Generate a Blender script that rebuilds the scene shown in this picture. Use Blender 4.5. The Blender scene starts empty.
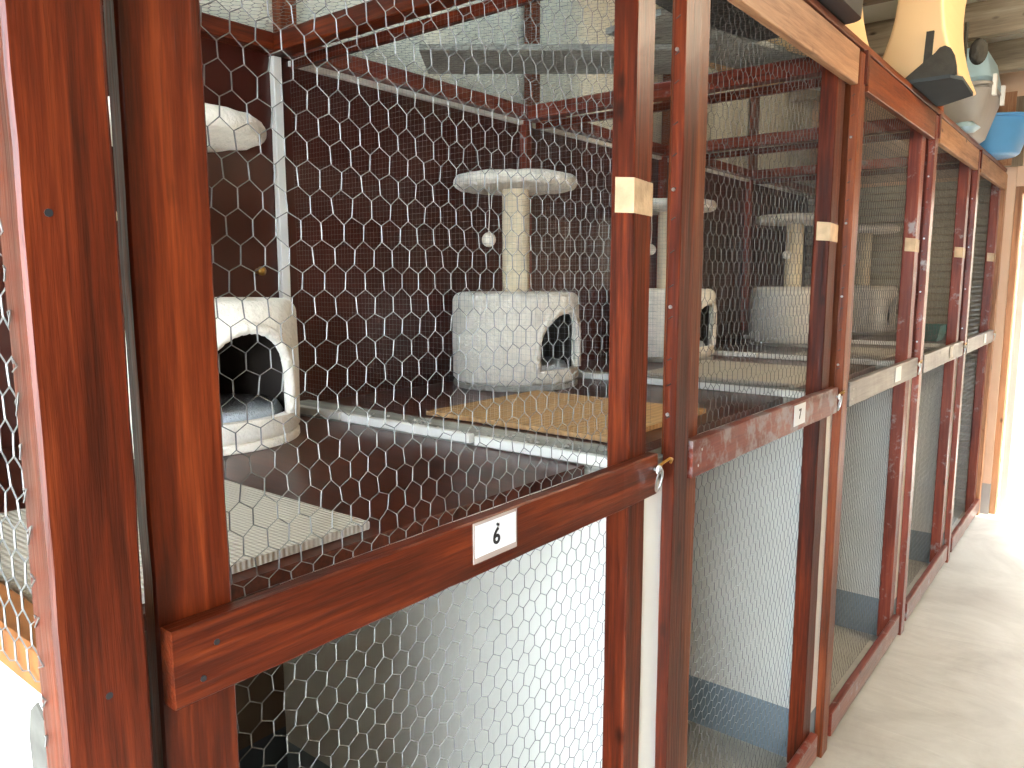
import bpy, bmesh, math, random
from mathutils import Vector, Matrix, noise

random.seed(7)
SC = bpy.context.scene
COL = SC.collection

# ------------------------------------------------------------------ materials
def new_mat(name):
    m = bpy.data.materials.new(name); m.use_nodes = True
    nt = m.node_tree
    b = nt.nodes['Principled BSDF']
    return m, nt, b

def N(nt, t, **kw):
    n = nt.nodes.new(t)
    for k, v in kw.items(): setattr(n, k, v)
    return n

def ramp(nt, stops):
    r = N(nt, 'ShaderNodeValToRGB')
    cr = r.color_ramp
    while len(cr.elements) < len(stops): cr.elements.new(0.5)
    for e, (p, c) in zip(cr.elements, stops):
        e.position = p; e.color = (*c, 1)
    return r

def lin(r, g, b):
    f = lambda c: (c/255/12.92) if c/255 <= 0.04045 else ((c/255+0.055)/1.055)**2.4
    return (f(r), f(g), f(b))

def coords(nt, rnd=True):
    tc = N(nt, 'ShaderNodeTexCoord')
    if not rnd: return tc.outputs['Object']
    oi = N(nt, 'ShaderNodeObjectInfo')
    mul = N(nt, 'ShaderNodeMath', operation='MULTIPLY'); mul.inputs[1].default_value = 17.3
    nt.links.new(oi.outputs['Random'], mul.inputs[0])
    add = N(nt, 'ShaderNodeVectorMath', operation='ADD')
    nt.links.new(tc.outputs['Object'], add.inputs[0]); nt.links.new(mul.outputs[0], add.inputs[1])
    return add.outputs[0]

def wood(name, dark, mid, light, axis, rough=0.36, wear=None, wear_amt=0.0, bump=0.6, coat=0.06, spec=.3):
    m, nt, b = new_mat(name)
    co = coords(nt)
    mp = N(nt, 'ShaderNodeMapping')
    sc = [30, 30, 30]; sc['xyz'.index(axis)] = 1.6
    mp.inputs['Scale'].default_value = sc
    nt.links.new(co, mp.inputs['Vector'])
    n1 = N(nt, 'ShaderNodeTexNoise'); n1.inputs['Scale'].default_value = 1.0; n1.inputs['Detail'].default_value = 6; n1.inputs['Roughness'].default_value = .6; n1.inputs['Distortion'].default_value = .6
    nt.links.new(mp.outputs[0], n1.inputs['Vector'])
    mpf = N(nt, 'ShaderNodeMapping'); sf = [150, 150, 150]; sf['xyz'.index(axis)] = 7
    mpf.inputs['Scale'].default_value = sf; nt.links.new(co, mpf.inputs['Vector'])
    nf = N(nt, 'ShaderNodeTexNoise'); nf.inputs['Scale'].default_value = 1.0; nf.inputs['Detail'].default_value = 4; nf.inputs['Roughness'].default_value = .65
    nt.links.new(mpf.outputs[0], nf.inputs['Vector'])
    av = N(nt, 'ShaderNodeMix', data_type='FLOAT'); av.inputs[0].default_value = .45
    nt.links.new(n1.outputs['Fac'], av.inputs[2]); nt.links.new(nf.outputs['Fac'], av.inputs[3])
    r = ramp(nt, [(0.33, dark), (0.5, mid), (0.68, light)])
    nt.links.new(av.outputs[0], r.inputs['Fac'])
    # broad patches of darker stain
    mp2 = N(nt, 'ShaderNodeMapping'); s2 = [9, 9, 9]; s2['xyz'.index(axis)] = 2.2
    mp2.inputs['Scale'].default_value = s2; nt.links.new(co, mp2.inputs['Vector'])
    n2 = N(nt, 'ShaderNodeTexNoise'); n2.inputs['Scale'].default_value = 1.0; n2.inputs['Detail'].default_value = 3
    nt.links.new(mp2.outputs[0], n2.inputs['Vector'])
    r2 = ramp(nt, [(0.3, (.42, .38, .36)), (0.55, (1, 1, 1)), (1, (1.0, 1.0, 1.0))])
    nt.links.new(n2.outputs['Fac'], r2.inputs['Fac'])
    mx = N(nt, 'ShaderNodeMix', data_type='RGBA', blend_type='MULTIPLY'); mx.inputs[0].default_value = .8
    nt.links.new(r.outputs[0], mx.inputs[6]); nt.links.new(r2.outputs[0], mx.inputs[7])
    out = mx.outputs[2]
    # knots: small dark spots
    v = N(nt, 'ShaderNodeTexVoronoi'); v.inputs['Scale'].default_value = 1.0
    mp3 = N(nt, 'ShaderNodeMapping'); s3 = [11, 11, 11]; s3['xyz'.index(axis)] = 5
    mp3.inputs['Scale'].default_value = s3; nt.links.new(co, mp3.inputs['Vector']); nt.links.new(mp3.outputs[0], v.inputs['Vector'])
    rk = ramp(nt, [(0.05, (.12, .1, .1)), (0.12, (1, 1, 1))])
    nt.links.new(v.outputs['Distance'], rk.inputs['Fac'])
    mk = N(nt, 'ShaderNodeMix', data_type='RGBA', blend_type='MULTIPLY'); mk.inputs[0].default_value = .85
    nt.links.new(out, mk.inputs[6]); nt.links.new(rk.outputs[0], mk.inputs[7])
    out = mk.outputs[2]
    if wear:
        n3 = N(nt, 'ShaderNodeTexNoise'); n3.inputs['Scale'].default_value = 14; n3.inputs['Detail'].default_value = 8; n3.inputs['Roughness'].default_value = .7
        nt.links.new(co, n3.inputs['Vector'])
        r3 = ramp(nt, [(0.62-wear_amt*.35, (0, 0, 0)), (0.72-wear_amt*.35, (1, 1, 1))])
        nt.links.new(n3.outputs['Fac'], r3.inputs['Fac'])
        mw = N(nt, 'ShaderNodeMix', data_type='RGBA'); mw.inputs[7].default_value = (*wear, 1)
        nt.links.new(r3.outputs[0], mw.inputs[0]); nt.links.new(out, mw.inputs[6])
        out = mw.outputs[2]
    nt.links.new(out, b.inputs['Base Color'])
    b.inputs['Roughness'].default_value = rough
    b.inputs['Coat Weight'].default_value = coat; b.inputs['Coat Roughness'].default_value = .22
    b.inputs['Specular IOR Level'].default_value = spec
    bp = N(nt, 'ShaderNodeBump'); bp.inputs['Strength'].default_value = bump; bp.inputs['Distance'].default_value = .003
    nt.links.new(av.outputs[0], bp.inputs['Height']); nt.links.new(bp.outputs[0], b.inputs['Normal'])
    return m

def plain(name, col, rough=.5, metal=0, var=.12, nscale=8, bump=0, bscale=60, coat=0, sheen=0, spec=.5):
    m, nt, b = new_mat(name)
    co = coords(nt)
    n = N(nt, 'ShaderNodeTexNoise'); n.inputs['Scale'].default_value = nscale; n.inputs['Detail'].default_value = 5
    nt.links.new(co, n.inputs['Vector'])
    r = ramp(nt, [(0.3, tuple(c*(1-var) for c in col)), (0.7, tuple(min(1, c*(1+var)) for c in col))])
    nt.links.new(n.outputs['Fac'], r.inputs['Fac']); nt.links.new(r.outputs[0], b.inputs['Base Color'])
    b.inputs['Roughness'].default_value = rough; b.inputs['Metallic'].default_value = metal
    b.inputs['Coat Weight'].default_value = coat; b.inputs['Sheen Weight'].default_value = sheen
    b.inputs['Specular IOR Level'].default_value = spec
    if bump:
        n2 = N(nt, 'ShaderNodeTexNoise'); n2.inputs['Scale'].default_value = bscale; n2.inputs['Detail'].default_value = 4
        nt.links.new(co, n2.inputs['Vector'])
        bp = N(nt, 'ShaderNodeBump'); bp.inputs['Strength'].default_value = bump; bp.inputs['Distance'].default_value = .01
        nt.links.new(n2.outputs['Fac'], bp.inputs['Height']); nt.links.new(bp.outputs[0], b.inputs['Normal'])
    return m

RD, RM, RL = lin(40, 13, 5), lin(90, 32, 12), lin(136, 60, 26)
W = {}
for ax in 'xyz':
    W['red'+ax] = wood('red_varnish_'+ax, RD, RM, RL, ax)
    W['worn'+ax] = wood('worn_varnish_'+ax, lin(88, 36, 28), lin(128, 58, 42), lin(150, 80, 58), ax, rough=.3, wear=lin(150, 140, 138), wear_amt=.12, coat=.4)
    W['tan'+ax] = wood('bleached_wood_'+ax, lin(136, 88, 58), lin(182, 134, 98), lin(204, 160, 122), ax, rough=.5, coat=.1, wear=lin(150, 104, 74), wear_amt=.1)
    W['orange'+ax] = wood('orange_varnish_'+ax, lin(74, 34, 17), lin(124, 60, 30), lin(158, 90, 50), ax)
    W['peel'+ax] = wood('peeling_varnish_'+ax, lin(88, 36, 28), lin(120, 54, 40), lin(140, 70, 50), ax, rough=.34, wear=lin(140, 126, 126), wear_amt=.42, coat=.2, bump=.4)
    W['pale'+ax] = wood('grey_rail_'+ax, lin(104, 100, 98), lin(130, 127, 124), lin(150, 148, 145), ax, rough=.3, wear=lin(96, 48, 38), wear_amt=-.05, coat=.1, bump=.3)  # pale grey base colour with scattered red-brown spots
    W['grey'+ax] = wood('dusty_grey_board_'+ax, lin(140, 142, 138), lin(168, 170, 164), lin(190, 192, 184), ax, rough=.8, coat=0)
    W['joist'+ax] = wood('old_joist_'+ax, lin(136, 122, 102), lin(166, 152, 130), lin(188, 174, 152), ax, rough=.8, coat=0)
WIRE = plain('galvanised_wire', lin(122, 122, 120), rough=.5, metal=.4, var=.3, nscale=40)
WELD = plain('weldmesh_wire', lin(120, 126, 128), rough=.5, metal=.3, var=.1)
WHITE = plain('white_paint', lin(232, 232, 226), rough=.5, var=.04)
CREAM = plain('cream_plaster', lin(226, 224, 208), rough=.85, var=.05, nscale=3, bump=.1)
FUR = plain('cream_plush', lin(236, 230, 216), rough=1, var=.08, nscale=30, bump=.5, bscale=95, sheen=.3)
SISAL = plain('sisal_rope', lin(228, 214, 184), rough=.9, var=.06, nscale=30, bump=.15, bscale=300)
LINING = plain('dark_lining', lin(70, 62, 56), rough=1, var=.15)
CUSHION = plain('blue_grey_plush', lin(168, 178, 186), rough=1, var=.12, nscale=20, bump=.6, bscale=160, sheen=.3)
BASEB = plain('grey_carpet_base', lin(150, 146, 138), rough=1, var=.1, bump=.5, bscale=200)
SHELF = wood('dark_shelf_varnish', lin(50, 20, 12), lin(74, 32, 19), lin(94, 44, 27), 'x', rough=.3, coat=.05, spec=.35, bump=.05, wear=lin(120, 80, 60), wear_amt=-.15)
BACK = plain('dark_brown_panel', lin(66, 26, 18), rough=.3, var=.12, nscale=4, coat=.25, bump=.03, bscale=12)
BLACK = plain('black_plastic', lin(38, 42, 46), rough=.4, var=.1)
FABRIC = plain('charcoal_fabric', lin(62, 60, 54), rough=.9, var=.15, nscale=40, bump=.3, bscale=200)
FOAM = plain('slate_foam', lin(56, 64, 68), rough=.85, var=.1)
SHELL = plain('tan_shell', lin(232, 196, 146), rough=.45, var=.04, nscale=2)
GREYP = plain('grey_plastic', lin(160, 156, 150), rough=.45, var=.05)
PALEB = plain('pale_blue_plastic', lin(168, 200, 214), rough=.35, var=.05)
BLUE = plain('blue_plastic', lin(92, 158, 208), rough=.35, var=.05)
TEAL = plain('teal_plastic', lin(40, 130, 122), rough=.4, var=.05)
TAPE = plain('brown_packing_tape', lin(206, 176, 140), rough=.25, var=.2, nscale=25, bump=.4, bscale=40)
CARD = plain('white_card', lin(232, 236, 240), rough=.35, var=.01, coat=.4)
SLEEVE = plain('clear_sleeve', lin(176, 160, 152), rough=.2, var=.05)
INK = plain('black_ink', lin(20, 22, 28), rough=.5, var=.01)
BRASS = plain('brass', lin(190, 150, 80), rough=.3, metal=1, var=.15)
STEEL = plain('steel', lin(196, 200, 200), rough=.3, metal=.9, var=.1)
DUST = plain('dust_and_fluff', lin(160, 156, 148), rough=1, var=.3, nscale=40)
GREYPATCH = plain('dark_grey_patch', lin(92, 90, 84), rough=1, var=.3, nscale=30)
JAMB = wood('door_jamb_wood', lin(170, 112, 74), lin(204, 150, 108), lin(216, 166, 124), 'z', rough=.5, coat=.1)
RUBBER = plain('orange_varnish_rail', lin(150, 92, 44), rough=.6, var=.25, nscale=20)

def mat_ribbed(name, c, freq=260):
    m, nt, b = new_mat(name)
    co = coords(nt, False)
    w = N(nt, 'ShaderNodeTexWave', wave_type='BANDS', bands_direction='Y'); w.inputs['Scale'].default_value = freq/6.283; w.inputs['Distortion'].default_value = .5
    nt.links.new(co, w.inputs['Vector'])
    w2 = N(nt, 'ShaderNodeTexWave', wave_type='BANDS', bands_direction='X'); w2.inputs['Scale'].default_value = freq/8; w2.inputs['Distortion'].default_value = .5
    nt.links.new(co, w2.inputs['Vector'])
    ad = N(nt, 'ShaderNodeMath', operation='ADD'); nt.links.new(w.outputs['Fac'], ad.inputs[0]); nt.links.new(w2.outputs['Fac'], ad.inputs[1])
    r = ramp(nt, [(0, tuple(x*.72 for x in c)), (1, c)])
    hf = N(nt, 'ShaderNodeMath', operation='MULTIPLY'); hf.inputs[1].default_value = .5
    nt.links.new(ad.outputs[0], hf.inputs[0]); nt.links.new(hf.outputs[0], r.inputs['Fac']); nt.links.new(r.outputs[0], b.inputs['Base Color'])
    b.inputs['Roughness'].default_value = .85
    bp = N(nt, 'ShaderNodeBump'); bp.inputs['Strength'].default_value = .5; bp.inputs['Distance'].default_value = .002
    nt.links.new(ad.outputs[0], bp.inputs['Height']); nt.links.new(bp.outputs[0], b.inputs['Normal'])
    return m
MATBEIGE = mat_ribbed('beige_ribbed_mat', lin(204, 196, 182))
MATTAN = mat_ribbed('tan_board_mat', lin(206, 164, 112), 120)

def mat_dado(name, upper, lower, z=0.24):
    m, nt, b = new_mat(name)
    tc = N(nt, 'ShaderNodeTexCoord')
    sp = N(nt, 'ShaderNodeSeparateXYZ'); nt.links.new(tc.outputs['Object'], sp.inputs[0])
    n = N(nt, 'ShaderNodeTexNoise'); n.inputs['Scale'].default_value = 5; n.inputs['Detail'].default_value = 6
    nt.links.new(tc.outputs['Object'], n.inputs['Vector'])
    lt = N(nt, 'ShaderNodeMath', operation='LESS_THAN'); lt.inputs[1].default_value = z
    nt.links.new(sp.outputs['Z'], lt.inputs[0])
    r = ramp(nt, [(.3, tuple(c*.93 for c in upper)), (.6, upper)])
    nt.links.new(n.outputs['Fac'], r.inputs['Fac'])
    mx = N(nt, 'ShaderNodeMix', data_type='RGBA'); mx.inputs[7].default_value = (*lower, 1)
    nt.links.new(lt.outputs[0], mx.inputs[0]); nt.links.new(r.outputs[0], mx.inputs[6]); nt.links.new(mx.outputs[2], b.inputs['Base Color'])
    b.inputs['Roughness'].default_value = .55
    return m
DIVIDER = mat_dado('white_wall_blue_dado', lin(230, 230, 222), lin(132, 150, 160), .165)
BACKDADO = mat_dado('brown_wall_above_dado', lin(92, 76, 60), lin(60, 70, 78), .21)

def mat_floor():
    m, nt, b = new_mat('painted_concrete_floor')
    tc = N(nt, 'ShaderNodeTexCoord')
    n = N(nt, 'ShaderNodeTexNoise'); n.inputs['Scale'].default_value = 2.2; n.inputs['Detail'].default_value = 8; n.inputs['Roughness'].default_value = .62; n.inputs['Distortion'].default_value = .8
    nt.links.new(tc.outputs['Object'], n.inputs['Vector'])
    r = ramp(nt, [(.28, lin(168, 162, 150)), (.5, lin(192, 188, 176)), (.72, lin(210, 207, 196))])
    nt.links.new(n.outputs['Fac'], r.inputs['Fac']); nt.links.new(r.outputs[0], b.inputs['Base Color'])
    b.inputs['Roughness'].default_value = .42
    mp = N(nt, 'ShaderNodeMapping'); mp.inputs['Scale'].default_value = (1.2, 5, 1); mp.inputs['Rotation'].default_value = (0, 0, .5)
    nt.links.new(tc.outputs['Object'], mp.inputs['Vector'])
    n2 = N(nt, 'ShaderNodeTexNoise'); n2.inputs['Scale'].default_value = 1.6; n2.inputs['Detail'].default_value = 3; n2.inputs['Distortion'].default_value = 1.5
    nt.links.new(mp.outputs[0], n2.inputs['Vector'])
    bp = N(nt, 'ShaderNodeBump'); bp.inputs['Strength'].default_value = .25; bp.inputs['Distance'].default_value = .03
    nt.links.new(n2.outputs['Fac'], bp.inputs['Height']); nt.links.new(bp.outputs[0], b.inputs['Normal'])
    return m
FLOOR = mat_floor()

def mat_siding():
    m, nt, b = new_mat('corrugated_cladding')
    b.inputs['Base Color'].default_value = (*lin(186, 180, 160), 1); b.inputs['Roughness'].default_value = .5
    return m
SIDING = mat_siding()

# ------------------------------------------------------------------ mesh helpers
def link(o):
    COL.objects.link(o); return o

def thing(name, label, cat, loc=(0, 0, 0), group=None):
    o = bpy.data.objects.new(name, None); link(o); o.location = loc; o.empty_display_size = .05
    o['label'] = label; o['category'] = cat
    if group: o['group'] = group
    return o

def tag(o, label, cat, group=None):
    o['label'] = label; o['category'] = cat
    if group: o['group'] = group
    return o

def struct(o):
    o['kind'] = 'structure'; return o

def world_loc(p):
    v = Vector((0, 0, 0))
    while p is not None:
        v = v + Vector(p.location); p = p.parent
    return v

class MB:
    def __init__(s): s.v = []; s.f = []
    def add(s, vs, fs):
        b = len(s.v); s.v.extend(vs); s.f.extend(tuple(i+b for i in f) for f in fs); return s
    def box(s, x0, x1, y0, y1, z0, z1, c=.0):
        """box with chamfered long edges"""
        return s.board('xyz'[max(range(3), key=lambda i: (x1-x0, y1-y0, z1-z0)[i])], (x0, x1), (y0, y1), (z0, z1), c, n=1, warp=0)
    def board(s, axis, X, Y, Z, c=.002, n=12, warp=.0008, seed=None):
        R = [X, Y, Z]; a = 'xyz'.index(axis); u, w = [i for i in range(3) if i != a]
        seed = random.random()*100 if seed is None else seed
        if c > 0:
            (u0, u1), (w0, w1) = R[u], R[w]
            sec = [(u0+c, w0), (u1-c, w0), (u1, w0+c), (u1, w1-c), (u1-c, w1), (u0+c, w1), (u0, w1-c), (u0, w0+c)]
        else:
            (u0, u1), (w0, w1) = R[u], R[w]; sec = [(u0, w0), (u1, w0), (u1, w1), (u0, w1)]
        k = len(sec); vs = []; fs = []
        for i in range(n+1):
            t = R[a][0] + (R[a][1]-R[a][0])*i/n
            for j, (p, q) in enumerate(sec):
                e = [0, 0, 0]
                dp = dq = 0
                if warp:
                    dp = warp*noise.noise(Vector((t*7, seed, 0))) + .5*warp*noise.noise(Vector((t*23, seed, j*3.1)))
                    dq = warp*noise.noise(Vector((t*7, seed+9, 0))) + .5*warp*noise.noise(Vector((t*23, seed+5, j*3.1)))
                e[a] = t; e[u] = p+dp; e[w] = q+dq
                vs.append(tuple(e))
        flip = (a == 1)
        for i in range(n):
            for j in range(k):
                f = (i*k+j, i*k+(j+1) % k, (i+1)*k+(j+1) % k, (i+1)*k+j)
                fs.append(f[::-1] if flip else f)
        f0 = tuple(range(k))[::-1]; f1 = tuple(n*k+j for j in range(k))
        fs += [f0[::-1], f1[::-1]] if flip else [f0, f1]
        return s.add(vs, fs)
    def rod(s, p, q, r, k=4, caps=False):
        p = Vector(p); q = Vector(q); d = (q-p)
        if d.length < 1e-7: return s
        d.normalize(); t = Vector((0, 0, 1)) if abs(d.z) < .9 else Vector((1, 0, 0))
        a = d.cross(t).normalized(); b = d.cross(a)
        vs = []
        for c in (p, q):
            for i in range(k):
                an = 2*math.pi*i/k; vs.append(tuple(c+a*(r*math.cos(an))+b*(r*math.sin(an))))
        fs = [(i, (i+1) % k, k+(i+1) % k, k+i) for i in range(k)]
        if caps: fs += [tuple(range(k))[::-1], tuple(range(k, 2*k))]
        return s.add(vs, fs)
    def tube(s, pts, r, k=8):
        pts = [Vector(p) for p in pts]; n = len(pts); vs = []; fs = []
        up = None
        for i, p in enumerate(pts):
            d = (pts[min(i+1, n-1)]-pts[max(i-1, 0)]).normalized()
            if up is None:
                t = Vector((0, 0, 1)) if abs(d.z) < .9 else Vector((1, 0, 0)); up = d.cross(t).normalized()
            up = (up - d*up.dot(d)).normalized(); b = d.cross(up)
            rr = r(i/(n-1)) if callable(r) else r
            for j in range(k):
                an = 2*math.pi*j/k; vs.append(tuple(p+up*(rr*math.cos(an))+b*(rr*math.sin(an))))
        for i in range(n-1):
            for j in range(k): fs.append((i*k+j, i*k+(j+1) % k, (i+1)*k+(j+1) % k, (i+1)*k+j))
        fs += [tuple(range(k))[::-1], tuple((n-1)*k+j for j in range(k))]
        return s.add(vs, fs)
    def lathe(s, prof, n=48, c=(0, 0, 0), sx=1, sy=1):
        vs = []; fs = []; k = len(prof)
        for i in range(n):
            an = 2*math.pi*i/n
            for r, z in prof: vs.append((c[0]+r*math.cos(an)*sx, c[1]+r*math.sin(an)*sy, c[2]+z))
        for i in range(n):
            for j in range(k-1):
                a, b = i*k+j, ((i+1) % n)*k+j; fs.append((a, b, b+1, a+1))
        if prof[0][0] > 1e-6: fs.append(tuple(i*k for i in range(n))[::-1])
        if prof[-1][0] > 1e-6: fs.append(tuple(i*k+k-1 for i in range(n)))
        return s.add(vs, fs)
    def prism(s, poly, axis, a0, a1):
        """poly: list of (u,w) in the two other axes"""
        a = 'xyz'.index(axis); u, w = [i for i in range(3) if i != a]; n = len(poly); vs = []
        for t in (a0, a1):
            for p, q in poly:
                e = [0, 0, 0]; e[a] = t; e[u] = p; e[w] = q; vs.append(tuple(e))
        fs = [(i, (i+1) % n, n+(i+1) % n, n+i) for i in range(n)] + [tuple(range(n))[::-1], tuple(range(n, 2*n))]
        return s.add(vs, fs)
    def mesh(s, name, mat, off=(0, 0, 0), smooth=False):
        me = bpy.data.meshes.new(name)
        o = Vector(off)
        me.from_pydata([tuple(Vector(v)-o) for v in s.v], [], s.f)
        bm = bmesh.new(); bm.from_mesh(me); bmesh.ops.remove_doubles(bm, verts=bm.verts, dist=1e-6)
        bmesh.ops.recalc_face_normals(bm, faces=bm.faces); bm.to_mesh(me); bm.free()
        if mat: me.materials.append(mat)
        if smooth:
            for p in me.polygons: p.use_smooth = True
        return me
    def build(s, name, mat, parent=None, smooth=False, origin=None):
        """vertices given in world space; a part is stored relative to its thing"""
        if parent is None:
            off = Vector(origin) if origin is not None else Vector((0, 0, 0))
        else:
            off = world_loc(parent)
        o = bpy.data.objects.new(name, s.mesh(name, mat, off, smooth)); link(o)
        if parent is not None: o.parent = parent
        else: o.location = off
        return o

def smooth_by_angle(o, deg=40):
    for p in o.data.polygons: p.use_smooth = True
    try: o.data.set_sharp_from_angle(angle=math.radians(deg))
    except Exception: pass

def single(mb, name, mat, label, cat, group=None, smooth=False):
    """one-mesh thing with its origin at the base centre"""
    xs = [v[0] for v in mb.v]; ys = [v[1] for v in mb.v]; zs = [v[2] for v in mb.v]
    o = mb.build(name, mat, None, smooth, ((min(xs)+max(xs))/2, (min(ys)+max(ys))/2, min(zs)))
    return tag(o, label, cat, group)

# hexagonal chicken wire in the plane (U,V): origin O, unit vectors eu, ev, normal en
def hexwire(w, h, place, cell=.030, rv=.0009, rz=.00065, jit=.0016, wave=.0035, seed=1, kv=4, kz=3):
    rnd = random.Random(seed)
    a = cell/math.sqrt(3); rows = int(h/(1.5*a))+2; cols = int(w/(cell/2))+2
    node = {}
    def P(i, j):
        if (i, j) not in node:
            u = i*cell/2; v = (j*1.5*a + (a/4 if (i+j) % 2 == 0 else -a/4))*1.08
            du = jit*(rnd.random()*2-1) + wave*noise.noise(Vector((u*6, v*6, seed)))
            dv = jit*(rnd.random()*2-1) + wave*noise.noise(Vector((u*6, v*6, seed+7)))
            d = wave*1.2*noise.noise(Vector((u*4, v*4, seed+3))) + (rnd.random()-.5)*.001
            node[(i, j)] = (min(max(u+du, 0), w), min(max(v+dv, 0), h), d)
        return node[(i, j)]
    mb = MB()
    for j in range(rows):
        for i in range(cols):
            p = P(i, j)
            for (q, r, k) in ((P(i+1, j), rz, kz), (P(i, j+1), rv, kv) if (i+j) % 2 == 0 else (None, 0, 0)):
                if q is None: continue
                if (q[0]-p[0])**2+(q[1]-p[1])**2 < 1e-8: continue
                mb.rod(place(*p), place(*q), r, k)
    return mb

# =================================================================== layout numbers
P = 1.08                                   # pitch of the pens
DOORS = [(.314, 1.217), (1.36, 2.305), (2.44, 3.385), (3.52, 4.465), (4.60, 5.575)]
DIVY = [1.27+P*k for k in range(4)]
ZS = 1.15                                  # top of the shelves
XB = -1.16                                 # back wall of the pens
ZR = 2.13                                  # roof netting

# =================================================================== room shell
struct(MB().box(-1.6, 2.4, -2.2, 9.0, -.12, 0).build('floor', FLOOR))
SX0, SX1, SY0, SY1 = -1.0, -.30, .80, 2.70
mb = MB(); mb.box(-1.6, SX0, -1.02, 5.9, 2.80, 2.9); mb.box(SX1, 2.4, -1.02, 5.9, 2.80, 2.9); mb.box(SX0, SX1, -1.02, SY0, 2.80, 2.9); mb.box(SX0, SX1, SY1, 5.9, 2.80, 2.9)
struct(mb.build('ceiling', CREAM))
# roof light of milky sheet over the first pens
m_, nt_, b_ = new_mat('milky_sheet')
tr_ = N(nt_, 'ShaderNodeBsdfTranslucent'); tr_.inputs[0].default_value = (.24, .27, .28, 1)
nt_.links.new(tr_.outputs[0], nt_.nodes['Material Output'].inputs['Surface'])
struct(MB().box(SX0-.02, SX1+.02, SY0-.02, SY1+.02, 2.902, 2.906).build('window_1', m_))
struct(MB().box(XB-.14, XB-.012, -.9, 5.85, 0, 2.80).build('wall_back', CREAM))
struct(MB().box(XB-.012, XB, .28, 5.68, 1.12, 2.09).build('wall_back_panelling', BACK))
struct(MB().box(XB-.012, XB, .28, 5.68, 0, 1.12).build('wall_back_dado', BACKDADO))
mb = MB(); mb.box(2.2, 2.34, -.9, 5.68, 0, 2.80)
struct(mb.build('wall_right', plain('brown_wall_paint', lin(128, 104, 86), rough=.7, var=.1, nscale=3)))
mb = MB(); mb.box(XB-.02, .065, 5.66, 5.80, 0, 2.80); mb.box(.065, 1.05, 5.68, 5.80, 2.06, 2.80); mb.box(1.05, 2.34, 5.68, 5.80, 0, 2.80)
struct(mb.build('wall_far', mat_dado('far_wall_paint', lin(222, 190, 160), lin(160, 160, 158), .2)))
mb = MB(); mb.box(-1.6, -.08, -1.02, -.90, 0, 2.80); mb.box(1.2, 2.34, -1.02, -.90, 0, 2.80); mb.box(-.08, 1.2, -1.02, -.90, 2.2, 2.80)
struct(mb.build('wall_front', plain('brown_front_wall', lin(112, 84, 66), rough=.7, var=.1, nscale=3)))
# doorway at the far end of the corridor: jamb, head and a white leaf swung outward
dr = bpy.data.objects.new('door_1', None); link(dr); dr.location = (.08, 5.72, 0); dr['kind'] = 'structure'
mb = MB(); mb.board('z', (.066, .10), (5.69, 5.80), (0, 2.06)); mb.board('z', (1.015, 1.049), (5.69, 5.80), (0, 2.06)); mb.board('x', (.10, 1.015), (5.69, 5.80), (2.02, 2.06))
mb.build('jamb', JAMB, dr)
lf = MB().add([(.105, 5.80, .02), (.145, 5.80, .02), (.36, 6.62, .02), (.32, 6.63, .02), (.105, 5.80, 2.0), (.145, 5.80, 2.0), (.36, 6.62, 2.0), (.32, 6.63, 2.0)],
     [(0, 1, 5, 4), (1, 2, 6, 5), (2, 3, 7, 6), (3, 0, 4, 7), (0, 3, 2, 1), (4, 5, 6, 7)]).build('leaf', WHITE, dr)

# ceiling joists
for k, y in enumerate((.2, 1.0, 1.8, 2.75, 3.58, 4.42, 5.2)):
    o = MB().board('x', (XB, 2.2), (y-.035, y+.035), (2.64, 2.80), .004, 8, .002).build('trim_%d' % (k+1), W['joistx']); struct(o)

# dividing walls between the pens: white, blue-grey painted foot
for k, y in enumerate(DIVY):
    o = MB().box(XB, -.006, y-.045, y+.05, 0, 1.125).build('wall_divider_%d' % (k+1), DIVIDER); struct(o)
# end wall of the row (near side), knee high plaster below the netting
ew = MB().box(XB, -.012, .245, .290, 0, 1.137).build('wall_left', WHITE); struct(ew)
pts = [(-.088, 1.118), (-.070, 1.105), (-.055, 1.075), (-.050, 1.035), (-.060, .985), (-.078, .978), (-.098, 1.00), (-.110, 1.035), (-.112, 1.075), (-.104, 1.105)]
struct(MB().prism(pts, 'y', .2425, .2452).build('trim_20', GREYPATCH))  # thin irregular dark grey patch on the end wall
# corrugated cladding that closes the last pen
mb = MB(); prof = []
zz = 0
while zz < 2.10:
    mb.prism([(5.655, zz), (5.640, zz+.008), (5.628, zz+.034), (5.655, zz+.045)], 'x', XB, -.02); zz += .047
struct(mb.build('wall_end_cladding', SIDING))
# white strip on the back wall under the roof beam
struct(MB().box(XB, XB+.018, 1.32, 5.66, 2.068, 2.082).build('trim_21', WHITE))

# =================================================================== fixed posts and roof frame
pos_names = ['between the door with card 6 and the second door', 'between the second and third cage doors', 'between the third and fourth cage doors', 'between the fourth and fifth cage doors']
t = thing('door_post', 'wide red-brown varnished post at the near corner of the cage row', 'post', (0, .26, 0), 'fixed posts of the cages')
mb = MB(); mb.board('z', (-.022, .02), (.225, .2965), (0, 2.13), .003, 40, .0022, 3); mb.build('board', W['redz'], t)
for (yy, zz) in ((.262, 1.155), (.245, 1.55), (.280, .98)):
    MB().rod((.0185, yy, zz), (.0204, yy, zz), .0032, 8, True).build('screw', BLACK, t)
mb = MB()
for zz in [0.7+.035*i for i in range(40)]:
    mb.tube([(-.018, .2255, zz), (-.012, .2225, zz+.006), (-.005+random.uniform(-.004, .004), .2225, zz+.004+random.uniform(-.01, .01)), (-.016, .2235, zz-.006)], .0007, 4)
w_ = mb.build('twisted_wire_ends', WIRE, t); w_['kind'] = 'stuff'
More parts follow.
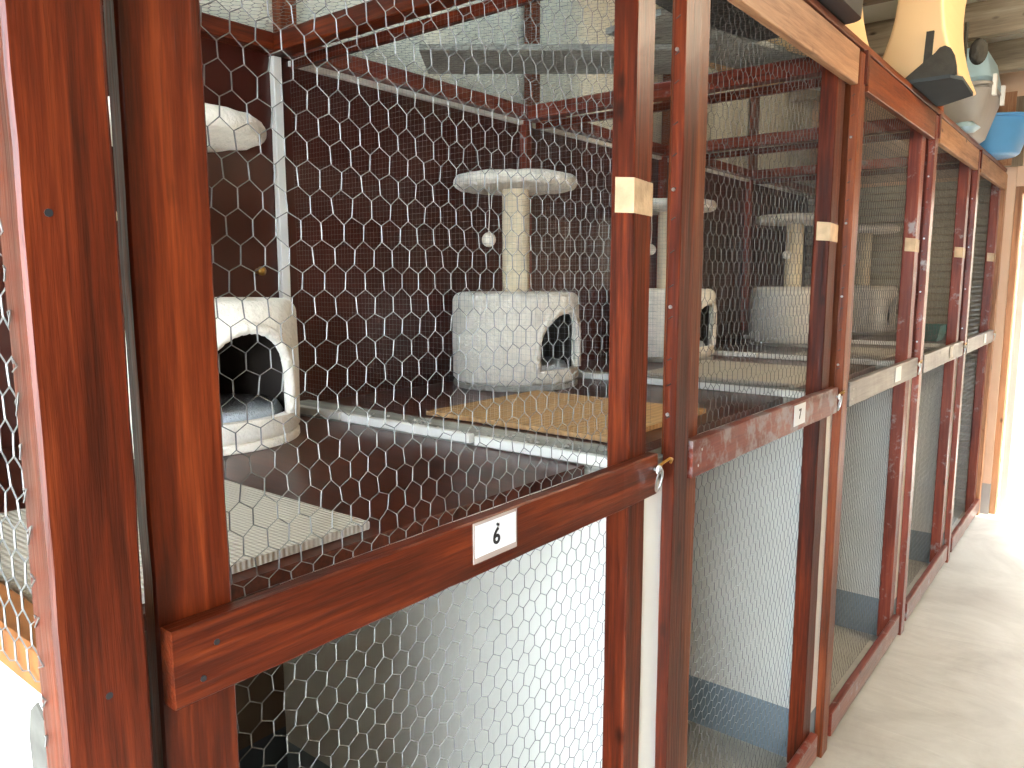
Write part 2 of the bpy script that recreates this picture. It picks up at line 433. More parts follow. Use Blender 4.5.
for k, y in enumerate((1.29, 2.37, 3.45, 4.53)):
    t = thing('door_post', 'slim red-brown post '+pos_names[k], 'post', (0, y+.03, 0), 'fixed posts of the cages')
    MB().board('z', (-.005, .02), (y, y+.058), (0.0, 2.13), .002, 30, .001).build('board', W['redz' if k == 0 else 'orangez' if k < 2 else 'wornz'], t)
    for zz in (1.25, 1.45, 1.66, 1.9):
        MB().rod((.004, y+.001, zz), (.004, y-.0025, zz), .0035, 8, True).build('screw', STEEL, t)
    for i in range(14):
        zz = 1.24+.06*i+random.uniform(-.01, .01); MB().rod((.001, y-.0008, zz), (.009, y-.0008, zz+.005), .0011, 4, True).build('staple', BLACK, t)
t = thing('door_post', 'pale worn end post beside the far doorway', 'post', (0, 5.62, 0), 'fixed posts of the cages')
MB().board('z', (-.02, .02), (5.592, 5.655), (0.0, 2.13), .002, 30, .001).build('board', W['tanz'], t)

# top plate over the doors
single(MB().board('y', (-.05, .014), (.225, 5.655), (2.146, 2.166), .002, 40, .001), 'top_plate', W['orangey'], 'long thin timber plate running along the top of the cage fronts', 'beam')
# hinge blocks between the header boards
for k, y in enumerate((1.32, 2.40, 3.48, 4.56)):
    single(MB().board('z', (.0, .026), (y+.012, y+.036), (2.05, 2.142), .002, 3, 0), 'hinge_block', W['redz'], 'small dark block above the post '+pos_names[k], 'block', 'blocks between header boards')

# roof beams over each divider, back beam, back posts
ordn = ['over the divider behind card 6', 'over the second dividing screen', 'over the third dividing screen', 'over the fourth dividing screen']
for k, y in enumerate(DIVY):
    single(MB().board('x', (XB, -.052), (y-.025, y+.025), (2.082, 2.13), .003, 16, .0015), 'roof_beam', W['redx' if k == 0 else 'wornx'], 'red-brown roof beam crossing the cage '+ordn[k], 'beam', 'cross beams of the cage roof')
single(MB().board('y', (XB, XB+.045), (.29, 1.245), (2.085, 2.13), .003, 12, .001), 'roof_beam', W['redy'], 'dark red beam along the back wall of the nearest cage', 'beam', 'beams along the back wall')
for k in range(4):
    y0 = DIVY[k]+.027; y1 = (DIVY[k+1]-.027) if k < 3 else 5.62
    single(MB().board('y', (XB, XB+.045), (y0, y1), (2.085, 2.13), .003, 12, .001), 'roof_beam', W['worny'], 'dusty brown beam along the back wall of the '+['second', 'third', 'fourth', 'fifth'][k]+' cage', 'beam', 'beams along the back wall')
for k, y in enumerate(DIVY):
    single(MB().board('z', (XB, XB+.04), (y+.005, y+.055), (2.131, 2.64), .003, 8, .001), 'roof_strut', W['orangez'], 'orange-brown strut rising from the back wall '+ordn[k], 'strut', 'struts above the cage roof')
# batten in the back corner of the first divider (white) and brown ones further along
single(MB().board('z', (XB, XB+.02), (DIVY[0]-.010, DIVY[0]+.016), (1.195, 2.080), .002, 14, .001), 'corner_batten', WHITE, 'white painted batten in the back corner of the nearest cage', 'batten', 'corner battens')
for k in (1, 2, 3):
    single(MB().board('z', (XB, XB+.03), (DIVY[k]-.02, DIVY[k]+.02), (1.195, 2.080), .002, 14, .001), 'corner_batten', W['wornz'], 'brown batten in the back corner '+ordn[k], 'batten', 'corner battens')

# roof netting of each cage
for k in range(5):
    y0 = .30 if k == 0 else DIVY[k-1]+.002; y1 = (DIVY[k]-.002) if k < 4 else 5.63
    def pl(u, v, d, y0=y0): return (XB+.01+v, y0+u, ZR+.006+d*.6+0)
    mb = hexwire(y1-y0, -.055-XB-.01, pl, .026, .0007, .00055, .0014, .003, 20+k, 3, 3)
    single(mb, 'roof_netting', WIRE, 'hexagonal wire netting stretched over the '+['nearest', 'second', 'third', 'fourth', 'farthest'][k]+' cage', 'netting', 'roof nettings')

# near end screen (left side of the row)
t = thing('end_screen', 'wire netting side screen with orange rail at the near end of the row', 'screen', (-.5, .25, 1.139))
MB().board('x', (XB, -.026), (.236, .276), (1.139, 1.181), .003, 16, .001).build('bottom_rail', RUBBER, t)
MB().board('x', (XB, -.026), (.236, .276), (2.085, 2.13), .003, 16, .001).build('top_rail', W['redx'], t)
def pl(u, v, d): return (-1.15+u, .233+d*.5, 1.155+v)
hexwire(1.124, .95, pl, .030, .001, .0008, .002, .004, 5).build('wire_mesh', WIRE, t)

# =================================================================== dividing screens (fine welded mesh)
def weld(x0, x1, z0, z1, y, sp=.0125, r=.0002):
    mb = MB(); x = x0
    while x <= x1+1e-6: mb.rod((x, y, z0), (x, y, z1), r, 3); x += sp
    z = z0
    while z <= z1+1e-6: mb.rod((x0, y+2*r, z), (x1, y+2*r, z), r, 3); z += sp
    return mb
for k, y in enumerate(DIVY):
    t = thing('mesh_screen', 'fine welded mesh screen dividing the '+['first and second', 'second and third', 'third and fourth', 'fourth and fifth'][k]+' cages', 'screen', (-.58, y, 1.17), 'dividing mesh screens')
    weld(XB+.035, -.03, 1.178, 2.082, y+.030).build('welded_mesh', WELD, t)
    MB().board('x', (XB+.035, -.014), (y+.033, y+.050), (2.055, 2.081), .002, 12, .001).build('top_batten', W['redx'], t)
    # sill on top of the dividing wall: white nosing and grey dusty top
    s = thing('divider_sill', 'white edged dusty sill on the '+['first', 'second', 'third', 'fourth'][k]+' dividing wall', 'sill', (-.6, y, 1.126), 'sills of the dividing walls')
    segs = [(-1.12, -.86, .004), (-.845, -.42, 0), (-.40, -.045, -.006)] if k == 0 else [(-1.12, -.62, 0), (-.61, -.045, -.003)]
    for (a, b, dy) in segs:
        MB().board('x', (a, b), (y-.062+dy, y-.046+dy), (1.152, 1.172), .002, 10, .001).build('nosing', WHITE, s)
    MB().board('x', (XB+.04, -.01), (y-.044, y+.048), (1.126, 1.166), .001, 8, .001).build('sill_board', W['greyx'], s)
    if k == 0:
        MB().board('z', (-.042, -.012), (y-.075, y-.046), (1.0, 1.176), .002, 4, 0).build('end_block', WHITE, s)
    mb = MB(); rr = random.Random(k)
    for i in range(60):
        x = rr.uniform(-.8, -.06); q = y-.02+rr.uniform(-.02, .025); r = rr.uniform(.002, .006)
        mb.lathe([(0, 0), (r, r*.3), (r*.7, r*.9), (0, r*1.1)], 6, (x, q, 1.1665))
    d_ = mb.build('dust_and_fluff', DUST, s); d_['kind'] = 'stuff'

# =================================================================== doors
ordd = ['first', 'second', 'third', 'fourth', 'fifth']
look = ['red-brown netted cage door carrying the large card 6', 'netted cage door with peeling grey-worn middle rail and small card 7', 'netted cage door third from the front with grey middle rail', 'netted cage door fourth from the front, one before the farthest', 'farthest netted cage door beside the bright doorway']
def text_mesh(txt, size):
    cu = bpy.data.curves.new('digit', 'FONT'); cu.body = txt; cu.size = size; cu.extrude = .0003; cu.offset = size*.022
    cu.align_x = 'CENTER'; cu.align_y = 'CENTER'
    o = bpy.data.objects.new('digit', cu); link(o)
    bpy.context.view_layer.update()
    me = bpy.data.meshes.new_from_object(o.evaluated_get(bpy.context.evaluated_depsgraph_get()))
    bpy.data.objects.remove(o); bpy.data.curves.remove(cu)
    return me

for k, (y0, y1) in enumerate(DOORS):
    t = thing('cage_door', look[k], 'door', (0, (y0+y1)/2, .03), 'cage doors in a row')
    lw = .076; wm = 'red' if k == 0 else ('orange' if k == 1 else 'worn')
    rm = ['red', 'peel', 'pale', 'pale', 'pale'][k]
    sd = 31+k*5
    MB().board('z', (-.022 if k == 0 else -.045, 0), (y0, y0+(.076 if k == 0 else .07)), (.03, 2.128), .0025, 40, .0016 if k == 0 else .001, sd).build('stile', W['redz' if k == 0 else 'orangez' if k < 3 else 'wornz'], t)
    MB().board('z', (-.045, 0), (y1-(.062 if k == 0 else .07), y1), (.03, 2.128), .0025, 40, .001, sd+1).build('stile', W['redz' if k < 2 else 'wornz'], t)
    ra = y0-.0; rb = y1+(.012 if 0 < k < 4 else .004 if k == 0 else -.004)
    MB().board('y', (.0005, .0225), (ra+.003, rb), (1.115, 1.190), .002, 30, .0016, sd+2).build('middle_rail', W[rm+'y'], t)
    MB().board('y', (.0005, .0225), (ra+.01, y1+(.035 if k < 4 else .01)), (2.036, 2.132), .002, 30, .001, sd+3).build('top_rail', W[['tany', 'tany', 'orangey', 'tany', 'tany'][k]], t)
    MB().board('y', (.0005, .0235), (ra+.01, y1-.002), (.035, .115), .003, 20, .0015, sd+4).build('bottom_rail', W[['red', 'worn', 'worn', 'worn', 'worn'][k]+'y'], t)
    h = 2.08-.05
    def pl(u, v, d, y0=y0): return (-.0485+d*.5, y0+.03+u, .05+v)
    hexwire(y1-y0-.06, h, pl, .0295, .00092, .00066, .0015, .0035, 40+k).build('wire_mesh', WIRE, t)
    # screws in the rail
    for (yy, zz) in ((ra+.045, 1.166), (ra+.03, 1.136)):
        MB().rod((.021, yy, zz), (.0229, yy, zz), .003, 8, True).build('screw', BLACK if k == 0 else STEEL, t)
    # tape wrapped on the latch stile
    zt = 1.668 if k == 0 else 1.655
    ht = .058 if k == 0 else .05
    ya, yb = y1-(.062 if k == 0 else .07), y1+.001
    tb = MB().add([(-.036, ya-.0006, zt+.004), (.0012, ya-.0012, zt), (.0012, yb, zt-.004), (-.036, ya-.0006, zt-ht+.003), (.0014, ya-.0012, zt-ht), (.0014, yb, zt-ht-.002)],
                  [(0, 1, 4, 3), (1, 2, 5, 4)])
    tb.build('tape_patch', TAPE, t)
    # number card on the middle rail
    if k == 0: c0, c1, z0, z1 = .722, .805, 1.141, 1.184
    else: c0, c1, z0, z1 = y0+.58, y0+.665, 1.130, 1.184
    if k == 0:
        MB().box(.0232, .0240, c0-.004, c1+.004, z0-.008, z1+.004).build('card_sleeve', SLEEVE, t)
    cd = MB().box(.0238, .0250, c0, c1, z0, z1).build('number_card', CARD if k in (0, 1, 2) else WHITE, t)
    txt = {0: '6', 1: '7'}.get(k)
    if txt:
        me = text_mesh(txt, .031 if k == 0 else .036); me.materials.append(INK)
        o = bpy.data.objects.new('digit', me); link(o); o.parent = cd
        o.matrix_local = Matrix(((0, 0, 1, .0253), (1, 0, 0, (c0+c1)/2-(y0+y1)/2), (0, 1, 0, (z0+z1)/2-.03-(.003 if k == 0 else 0)), (0, 0, 0, 1)))
        if k == 0:
            p = MB().lathe([(0, 0), (.0022, .0008), (.0018, .003), (0, .0036)], 10).mesh('pin', INK)
            o = bpy.data.objects.new('pin', p); link(o); o.parent = cd; o.location = (.025, (c0+c1)/2+.001-(y0+y1)/2, z1-.0075-.03); o.rotation_euler = (0, math.pi/2, 0)
    # ring latch at the free end of the middle rail
    yr = rb-.012; zr = 1.164
    MB().rod((.022, yr, zr), (.038, yr, zr), .003, 10, True).build('latch_eye', STEEL, t)
    MB().tube([(.031, yr+.0065*math.sin(a), zr+.0065*math.cos(a)) for a in [i*2*math.pi/20 for i in range(21)]], .0024, 8).build('latch_washer', WHITE, t)
    ring = [(.034+.004*math.cos(a), yr-.004+.010*math.sin(a), zr-.018+.021*math.cos(a)) for a in [i*2*math.pi/20 for i in range(21)]]
    MB().tube(ring, .0019, 6).build('latch_ring', STEEL, t)
    hook = [(.028, yr, zr+.004), (.030, yr+.02, zr+.010), (.032, yr+.04, zr+.014), (.030, yr+.052, zr+.010), (.026, yr+.054, zr+.002)]
    MB().tube(hook, .0026, 6).build('latch_hook', BRASS, t)

# =================================================================== shelves, mats
inner = [(.292, DIVY[0]-.064)] + [(DIVY[i]+.052, DIVY[i+1]-.064) for i in range(3)] + [(DIVY[3]+.052, 5.625)]
for k, (a, b) in enumerate(inner):
    single(MB().board('y', (XB+.002, -.125), (a, b), (ZS-.02, ZS), .0015, 10, .0006), 'shelf', SHELF, 'dark brown varnished shelf board across the '+['nearest', 'second', 'third', 'fourth', 'farthest'][k]+' cage', 'shelf', 'cage shelves')
mats = [(.293, .695, -.60, -.150, MATBEIGE, 'beige ribbed mat at the front of the nearest shelf'),
        (1.40, 1.88, -.74, -.185, MATTAN, 'tan board mat on the second shelf behind the mesh screen'),
        (2.50, 3.05, -.72, -.16, MATBEIGE, 'pale mat on the third shelf seen through the second door'),
        (3.58, 4.1, -.52, -.16, MATBEIGE, 'pale mat on the fourth shelf')]
for (a, b, c, d, m, lb) in mats:
    single(MB().board('x', (c, d), (a, b), (ZS+.0015, ZS+.0135), .002, 8, .0006), 'shelf_mat', m, lb, 'mat', 'shelf mats')

# =================================================================== cat trees
def bool_diff(o, cutters):
    for c in cutters:
        md = o.modifiers.new('b', 'BOOLEAN'); md.operation = 'DIFFERENCE'; md.solver = 'EXACT'; md.object = c
    bpy.context.view_layer.update()
    me = bpy.data.meshes.new_from_object(o.evaluated_get(bpy.context.evaluated_depsgraph_get()))
    o.modifiers.clear(); old = o.data; o.data = me; bpy.data.meshes.remove(old)
    for c in cutters:
        d = c.data; bpy.data.objects.remove(c); bpy.data.meshes.remove(d)

R_ = .211; HC = .29; Z0 = .018
def arch_pts(w, z0, z1, n=16):
    r = w/2; pts = [(-r, z0)]
    hs = z1-r*1.1
    pts += [(-r*math.cos(math.pi*i/n), hs + r*1.1*math.sin(math.pi*i/n)) for i in range(n+1)]
    pts += [(r, z0)]
    return pts
def fluff(me, amp, scale):
    for v in me.vertices:
        n = Vector(v.normal); d = amp*noise.noise(v.co*scale) + amp*.5*noise.noise(v.co*scale*2.7)
        v.co += n*d
def make_tree(label, loc, rot, poff=(0, 0), base=True):
    t = thing('cat_tree', label, 'cat tree', (0, 0, 0), 'cat trees on the shelves')
    s = .215
    mb = MB(); mb.lathe([(0, 0), (.208, 0), (.210, .003), (.210, Z0-.003), (.207, Z0), (0, Z0)], 56); mb.build('base_board', BASEB if base else FUR, t)
    # condo: plush drum with an arched opening towards +X
    f = .03; pr = [(R_-.012, Z0), (R_, Z0+.012), (R_+.002, Z0+HC*.5), (R_, Z0+HC-f)] + [(R_-f+f*math.cos(a), Z0+HC-f+f*math.sin(a)) for a in [i*math.pi/2/6 for i in range(1, 7)]] + [(0, Z0+HC+.003)]
    o = MB().lathe([(0, Z0)]+pr, 72).build('condo', FUR, t, True)
    cut1 = MB().lathe([(0, Z0+.02), (R_-.022, Z0+.02), (R_-.022, Z0+HC-.03), (0, Z0+HC-.03)], 48).build('cut', FUR)
    ap = arch_pts(.22, Z0+.045, Z0+.235)
    cut2 = MB().prism(ap, 'x', .05, .4).build('cut', FUR)
    bool_diff(o, [cut1, cut2])
    smooth_by_angle(o, 50)
    # plush trim following the arch
    tr = []
    for (yy, zz) in ap: tr.append((math.sqrt(max(R_**2-yy*yy, 0))-.004, yy, zz))
    tr2 = []
    for i in range(len(tr)-1):
        for j in range(4): tr2.append(tuple(Vector(tr[i]).lerp(Vector(tr[i+1]), j/4)))
    tr2.append(tr[-1])
    tt = MB().tube(tr2, lambda q: .0125+.003*noise.noise(Vector((q*40, 1, 0))), 8).build('arch_trim', FUR, t, True)
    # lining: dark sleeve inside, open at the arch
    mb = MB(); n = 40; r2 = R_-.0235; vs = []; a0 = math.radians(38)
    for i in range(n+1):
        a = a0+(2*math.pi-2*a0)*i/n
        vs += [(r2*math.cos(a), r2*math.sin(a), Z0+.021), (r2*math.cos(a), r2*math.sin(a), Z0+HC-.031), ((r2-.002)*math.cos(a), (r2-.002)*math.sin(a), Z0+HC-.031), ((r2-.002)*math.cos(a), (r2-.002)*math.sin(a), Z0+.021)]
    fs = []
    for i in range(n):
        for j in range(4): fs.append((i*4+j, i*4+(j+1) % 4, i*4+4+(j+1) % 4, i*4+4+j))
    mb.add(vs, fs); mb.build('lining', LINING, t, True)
    cu = MB().lathe([(0, Z0+.021), (.16, Z0+.021), (.175, Z0+.04), (.165, Z0+.058), (.1, Z0+.052), (0, Z0+.05)], 40).build('cushion', CUSHION, t, True)
    # sisal post
    zt = Z0+HC; zp = .64; pr = []; nz = 64
    for i in range(nz*4+1):
        z = zt-.01+(zp-zt+.015)*i/(nz*4); pr.append((.044+.0016*abs(math.sin(math.pi*i/4)), z))
    MB().lathe(pr, 28, (poff[0], poff[1], 0)).build('sisal_post', SISAL, t, True)
    # perch
    pr = [(0, zp), (.15, zp), (.182, zp+.002)] + [(.182+.021*math.cos(a), zp+.022+.021*math.sin(a)) for a in [-math.pi/2+i*math.pi/8 for i in range(1, 8)]] + [(.18, zp+.044), (.15, zp+.040), (0, zp+.038)]
    p = MB().lathe(pr, 64, (poff[0]*1.0, poff[1]*1.0, 0)).build('perch', FUR, t, True)
    fluff(p.data, .0035, 22)
    # hanging ball
    bx, by = -.005, -.13
    bl = MB().lathe([(0, -.023)]+[(.023*math.cos(a), .023*math.sin(a)) for a in [-math.pi/2+i*math.pi/10 for i in range(1, 10)]]+[(0, .023)], 20, (bx+poff[0], by+poff[1], zp-.165)).build('toy_ball', FUR, t, True)
    MB().tube([(bx+poff[0], by+poff[1], zp-.145), (bx+.004+poff[0], by+poff[1], zp-.08), (bx+poff[0], by+poff[1], zp+.003)], .0013, 6).build('cord', WHITE, bl)
    t.location = loc; t.rotation_euler = (0, 0, rot)
    return t
ct = ['cream plush cat tree with arched den in the nearest cage', 'cream cat tree with sisal post behind the first mesh screen', 'cat tree on the third shelf seen past the post after card 6', 'cat tree on the fourth shelf seen deep through the second door', 'faint cat tree seen through the third door, farthest of them all']
make_tree(ct[0], (-.925, .885, ZS+.001), 0.0, (-.01, -.04), False)
proto = make_tree(ct[1], (-.945, 2.035, ZS+.001), math.radians(-1))
for k in (2, 3, 4):
    r = proto.copy(); COL.objects.link(r); r.location = ((-.945, 3.115, ZS+.001), (-.76, 4.20, ZS+.001), (-.70, 5.345, ZS+.001))[k-2]; r['label'] = ct[k]; r.rotation_euler = (0, 0, math.radians((-4, 6, 0)[k-2]))
    for ch in list(proto.children):
        c = ch.copy(); COL.objects.link(c); c.parent = r
        for g in ch.children:
            d = g.copy(); COL.objects.link(d); d.parent = c

# teal tray on the fourth shelf
mb = MB(); x0, x1, y0, y1 = -.29, -.15, 4.86, 5.10
mb.add([(x0+.02, y0+.02, ZS), (x1-.02, y0+.02, ZS), (x1-.02, y1-.02, ZS), (x0+.02, y1-.02, ZS), (x0, y0, ZS+.09), (x1, y0, ZS+.09), (x1, y1, ZS+.09), (x0, y1, ZS+.09),
        (x0+.01, y0+.01, ZS+.088), (x1-.01, y0+.01, ZS+.088), (x1-.01, y1-.01, ZS+.088), (x0+.01, y1-.01, ZS+.088), (x0+.025, y0+.025, ZS+.008), (x1-.025, y0+.025, ZS+.008), (x1-.025, y1-.025, ZS+.008), (x0+.025, y1-.025, ZS+.008)],
       [(0, 3, 2, 1), (0, 1, 5, 4), (1, 2, 6, 5), (2, 3, 7, 6), (3, 0, 4, 7), (4, 5, 9, 8), (5, 6, 10, 9), (6, 7, 11, 10), (7, 4, 8, 11), (8, 9, 13, 12), (9, 10, 14, 13), (10, 11, 15, 14), (11, 8, 12, 15), (12, 13, 14, 15)])
single(mb, 'litter_tray', TEAL, 'teal plastic tray on a far shelf seen through the fourth door', 'tray')
# small hook knob on the back wall
mb = MB().lathe([(0, 0), (.008, .002), (.006, .01), (.012, .018), (.012, .026), (0, .030)], 16)
mb.v = [(XB+v[2], 1.196+v[0], 1.523+v[1]) for v in mb.v]
o = mb.build('wall_knob', BRASS, None, True, (XB, 1.196, 1.523)); tag(o, 'small round knob on the brown back wall above the nearest den', 'knob')

# =================================================================== things stored on the cage roof
ZT = 2.168
def rot_board(cx, cy, L, Wd, ang, z0, z1, seed):
    mb = MB().board('x', (-L/2, L/2), (-Wd/2, Wd/2), (z0, z1), .002, 10, .001, seed)
    ca, sa = math.cos(ang), math.sin(ang)
    mb.v = [(cx+v[0]*ca-v[1]*sa, cy+v[0]*sa+v[1]*ca, v[2]) for v in mb.v]; return mb
single(rot_board(-.72, 1.985, .84, .256, .675, 2.142, 2.160, 2), 'roof_board', W['greyx'], 'dusty grey board lying aslant on the second cage roof', 'board', 'boards on the cage roof')
single(rot_board(-.28, 2.42, 1.15, .20, math.radians(76), 2.1615, 2.178, 4), 'roof_board', W['greyx'], 'dusty grey board lying lengthwise on the roof behind the second header', 'board', 'boards on the cage roof')

def tub(x0, x1, y0, y1, z0, z1, tap, wall=.006, lip=.014):
    mb = MB()
    def ring(ins, z, r=.04, n=5):
        a0, a1, b0, b1 = x0+ins, x1-ins, y0+ins, y1-ins; pts = []
        for (cx, cy, s) in ((a1-r, b0+r, -math.pi/2), (a1-r, b1-r, 0), (a0+r, b1-r, math.pi/2), (a0+r, b0+r, math.pi)):
            for i in range(n+1):
                a = s+math.pi/2*i/n; pts.append((cx+r*math.cos(a), cy+r*math.sin(a), z))
        return pts
    rings = [ring(tap, z0), ring(tap*.3, z0+(z1-z0)*.75), ring(0, z1-lip), ring(-lip, z1-lip), ring(-lip, z1), ring(wall, z1), ring(tap+wall, z0+wall)]
    n = len(rings[0]); vs = sum(rings, []); fs = []
    for k in range(len(rings)-1):
        for i in range(n): fs.append((k*n+i, k*n+(i+1) % n, (k+1)*n+(i+1) % n, (k+1)*n+i))
    fs.append(tuple(range(n))[::-1]); fs.append(tuple((len(rings)-1)*n+i for i in range(n)))
    return mb.add(vs, fs)
t = thing('storage_tub', 'black plastic tub overhanging the header at the top edge', 'tub', (-.13, 1.92, ZT))
smooth_by_angle(tub(-.32, .075, 1.60, 2.245, ZT, 2.46, .014).build('tub_body', BLACK, t))
for zz in (2.25, 2.33):
    MB().board('y', (.060, .074), (1.66, 2.18), (zz, zz+.012), .002, 4, 0).build('rib', BLACK, t)

def arc(p0, p1, bulge, n=10):
    out = []
    for i in range(n+1):
        q = i/n; x = p0[0]+(p1[0]-p0[0])*q; z = p0[1]+(p1[1]-p0[1])*q
        out.append((x+bulge*4*q*(1-q), z))
    return out
def shell(cx0, cx1, y0, y1, label, pad):
    """tan shell: waisted upright panel, concave on both sides, flaring at foot and top"""
    t = thing('shell_seat', label, 'seat', ((cx0+cx1)/2, (y0+y1)/2, ZT), 'tan shell seats on the cage roof')
    zt = 2.72; zb = ZT+(.012 if pad else 0)
    L = arc((cx0-.03, zb), (cx0+.0, zt), .07); Rr = arc((cx1+.035, zb), (cx1+.03, zt), -.06)
    poly = L + Rr[::-1]
    o = MB().prism(poly, 'y', y0, y1).build('shell', SHELL, t); 
    bv = o.modifiers.new('b', 'BEVEL'); bv.width = .012; bv.segments = 3; bv.limit_method = 'ANGLE'; bv.angle_limit = math.radians(40)
    return t
def shell_part(t, mb, name, mat): return mb.build(name, mat, t)
t = shell(-.11, .118, 3.04, 3.44, 'tan shell seat with black padded foot and strap above the third door', True)
MB().prism([(-.12, 3.02), (.13, 3.02), (.158, 3.08), (.150, 3.36), (.03, 3.48), (-.12, 3.48)], 'z', ZT, ZT+.012).build('foam_foot', FOAM, t)
pk = [(-.02, ZT+.012), (.148, ZT+.012), (.145, ZT+.04), (.137, ZT+.075), (.125, ZT+.098), (.108, ZT+.108), (.092, ZT+.104), (.078, ZT+.088), (.055, ZT+.072), (.035, ZT+.055)]
MB().prism(pk, 'y', 3.022, 3.042).build('fabric_pocket', FABRIC, t)
MB().prism([(.042, ZT+.05), (.066, ZT+.05), (.070, ZT+.165), (.047, ZT+.165)], 'y', 3.030, 3.044).build('strap', FABRIC, t)
t = shell(-.42, -.075, 2.36, 2.80, 'tan shell seat standing behind the black tub', False)
MB().prism([(-.30, ZT+.1), (-.27, ZT+.1), (-.27, ZT+.3), (-.30, ZT+.3)], 'y', 2.345, 2.362).build('strap', FABRIC, t)
# dark padded rest standing past the shell
t = thing('padded_rest', 'dark padded rest with orange strut beside the tan shell', 'pad', (.0, 3.62, ZT))
mb = MB(); mb.lathe([(0, -.016), (.03, -.018), (.046, 0), (.03, .018), (0, .016)], 24)
mb.v = [(.118+v[0]*.72, 3.62+v[2], 2.385+v[1]*1.1) for v in mb.v]
mb.build('pad', FABRIC, t, True)
MB().board('z', (-.012, .010), (3.60, 3.63), (ZT-.002, 2.44), .003, 6, 0).build('strut', W['orangez'], t)
MB().board('z', (.066, .078), (3.604, 3.626), (2.30, 2.50), .003, 4, 0).build('strap', FABRIC, t)
MB().board('x', (-.012, .072), (3.606, 3.624), (2.385, 2.40), .002, 3, 0).build('arm', W['orangex'], t)

# upside down pet carrier: grey lower shell, pale blue top, white clips
t = thing('pet_carrier', 'grey and pale blue pet carrier between tan shell and blue basin', 'carrier', (.02, 4.42, ZT))
def rbox(x0, x1, y0, y1, z0, z1, ins0, ins1, r=.05, n=5):
    mb = MB()
    rings = []
    for (ins, z) in ((ins0+.02, z0), (ins0, z0+.02), (ins1, z1-.02), (ins1+.02, z1)):
        a0, a1, b0, b1 = x0+ins, x1-ins, y0+ins, y1-ins; pts = []
        for (cx, cy, s) in ((a1-r, b0+r, -math.pi/2), (a1-r, b1-r, 0), (a0+r, b1-r, math.pi/2), (a0+r, b0+r, math.pi)):
            for i in range(n+1):
                a = s+math.pi/2*i/n; pts.append((cx+r*math.cos(a), cy+r*math.sin(a), z))
        rings.append(pts)
    m = len(rings[0]); vs = sum(rings, []); fs = []
    for k in range(len(rings)-1):
        for i in range(m): fs.append((k*m+i, k*m+(i+1) % m, (k+1)*m+(i+1) % m, (k+1)*m+i))
    fs.append(tuple(range(m))[::-1]); fs.append(tuple((len(rings)-1)*m+i for i in range(m)))
    return mb.add(vs, fs)
smooth_by_angle(rbox(-.17, .085, 4.2, 4.66, ZT, 2.39, .05, 0).build('lower_shell', GREYP, t))
smooth_by_angle(rbox(-.175, .09, 4.195, 4.665, 2.376, 2.404, 0, 0).build('rim', GREYP, t))
smooth_by_angle(rbox(-.17, .085, 4.2, 4.66, 2.40, 2.56, 0, .025).build('upper_shell', PALEB, t))
for yy in (4.27, 4.55):
    MB().box(.086, .102, yy, yy+.04, 2.345, 2.435).build('clip', WHITE, t)
smooth_by_angle(rbox(-.06, .065, 4.12, 4.22, ZT, 2.215, 0, .01, .03).build('front_foot', PALEB, t))
# blue basin
t = thing('basin', 'round blue plastic basin on the roof above the farthest doors', 'basin', (-.02, 5.1, ZT))
pr = [(0, 0), (.135, 0), (.15, .012), (.205, .185), (.225, .188), (.228, .200), (.2, .202), (.142, .02), (0, .012)]
smooth_by_angle(MB().lathe(pr, 56, (-.02, 5.1, ZT)).build('bowl', BLUE, t), 40)
# tan boards propped at the end of the roof
for k, (x, y, h, c) in enumerate(((-.05, 5.50, .42, 'tanz'), (.0, 5.56, .40, 'joistz'))):
    single(MB().board('z', (x-.12, x+.10), (y, y+.022), (ZT, ZT+h), .003, 6, .001), 'upright_board', W[c], ['tan board standing on edge behind the blue basin', 'greyish board standing at the far end of the roof'][k], 'board', 'boards standing behind the basin')

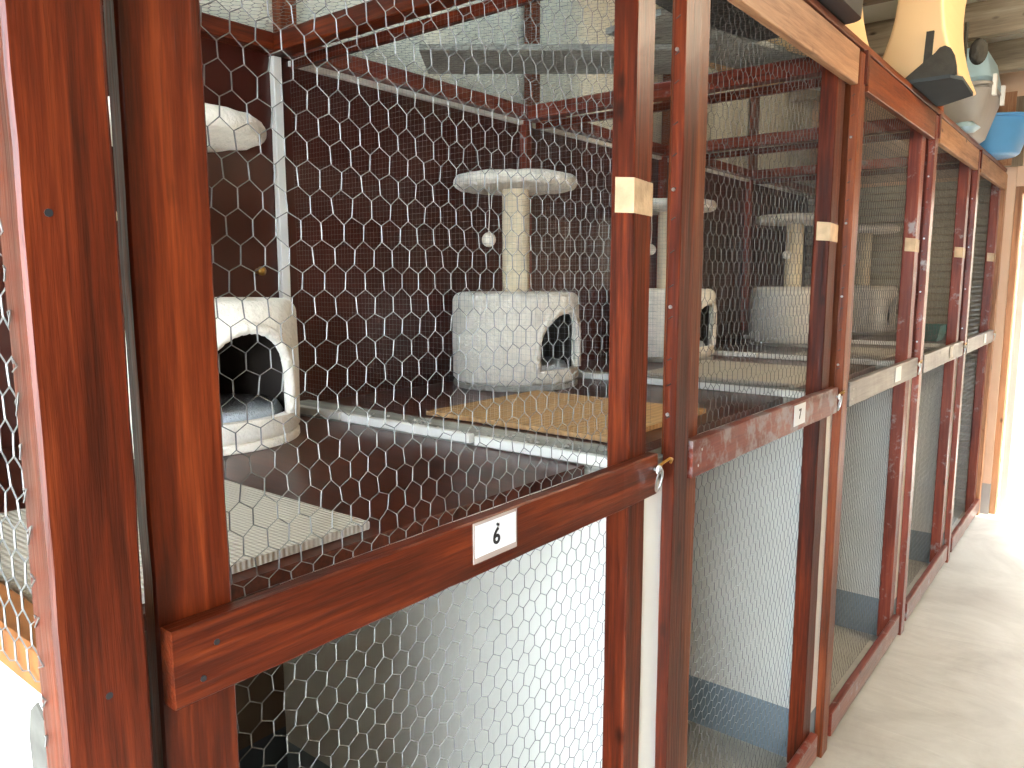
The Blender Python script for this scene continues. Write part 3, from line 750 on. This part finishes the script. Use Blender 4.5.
# =================================================================== outside ground, light
SKYBLOCK = plain('sky_blocker_render', lin(150, 136, 118), rough=.9, var=.1, nscale=2)
mb = MB(); mb.box(-2.2, 4.2, 8.4, 8.6, -.125, 3.2); mb.box(2.2, 2.4, 5.82, 8.4, -.125, 3.2)  # walls added outside to keep bright sky out of the doorway reflections
struct(mb.build('wall_sky_blocker', SKYBLOCK))

struct(MB().box(-8, 10, -12, 16, -.2, -.125).build('ground', plain('pale_yard', lin(205, 198, 186), rough=.9, var=.1, nscale=2)))

wd = bpy.data.worlds.new('World'); SC.world = wd; wd.use_nodes = True
bg = wd.node_tree.nodes['Background']; bg.inputs[0].default_value = (.80, .90, 1.0, 1); bg.inputs[1].default_value = 22.0

def lamp(name, kind, loc, energy, col, size=.1, rot=None):
    l = bpy.data.lights.new(name, kind); l.energy = energy; l.color = col
    if kind == 'POINT': l.shadow_soft_size = size
    o = bpy.data.objects.new(name, l); link(o); o.location = loc
    if rot: o.rotation_euler = rot
    return o
lamp('ceiling_lamp', 'POINT', (1.25, 2.9, 2.55), 62, (1.0, .84, .62), .08)
su = lamp('sun', 'SUN', (0, 0, 5), 8.0, (1, .95, .86)); su.data.angle = .01
su.rotation_euler = Vector((-.5, -.12, -.85)).to_track_quat('-Z', 'Y').to_euler()

# =================================================================== camera
f = 770.0
vy = Vector((1131-512., 384-279., f)).normalized()
up = -Vector((520-512., -(f*f/105.), f)).normalized(); up = (up-vy*up.dot(vy)).normalized()
vx = vy.cross(up)
if vx.x < 0: vx = -vx
right = Vector((vx.x, vy.x, up.x)); upw = Vector((vx.y, vy.y, up.y)); fwd = Vector((vx.z, vy.z, up.z))
M = Matrix(((right.x, upw.x, -fwd.x, .66), (right.y, upw.y, -fwd.y, 0), (right.z, upw.z, -fwd.z, 1.5), (0, 0, 0, 1)))
cd = bpy.data.cameras.new('camera'); cd.sensor_width = 36; cd.lens = f/1024*36; cd.clip_start = .02
cam = bpy.data.objects.new('camera', cd); link(cam); cam.matrix_world = M
SC.camera = cam

SC.view_settings.view_transform = 'Standard'
try: SC.view_settings.look = 'None'
except Exception: pass
SC.view_settings.exposure = 0.27; SC.view_settings.gamma = 1.0; SC.view_settings.use_curve_mapping = False
SC.cycles.max_bounces = 8; SC.cycles.diffuse_bounces = 5; SC.cycles.use_denoising = True
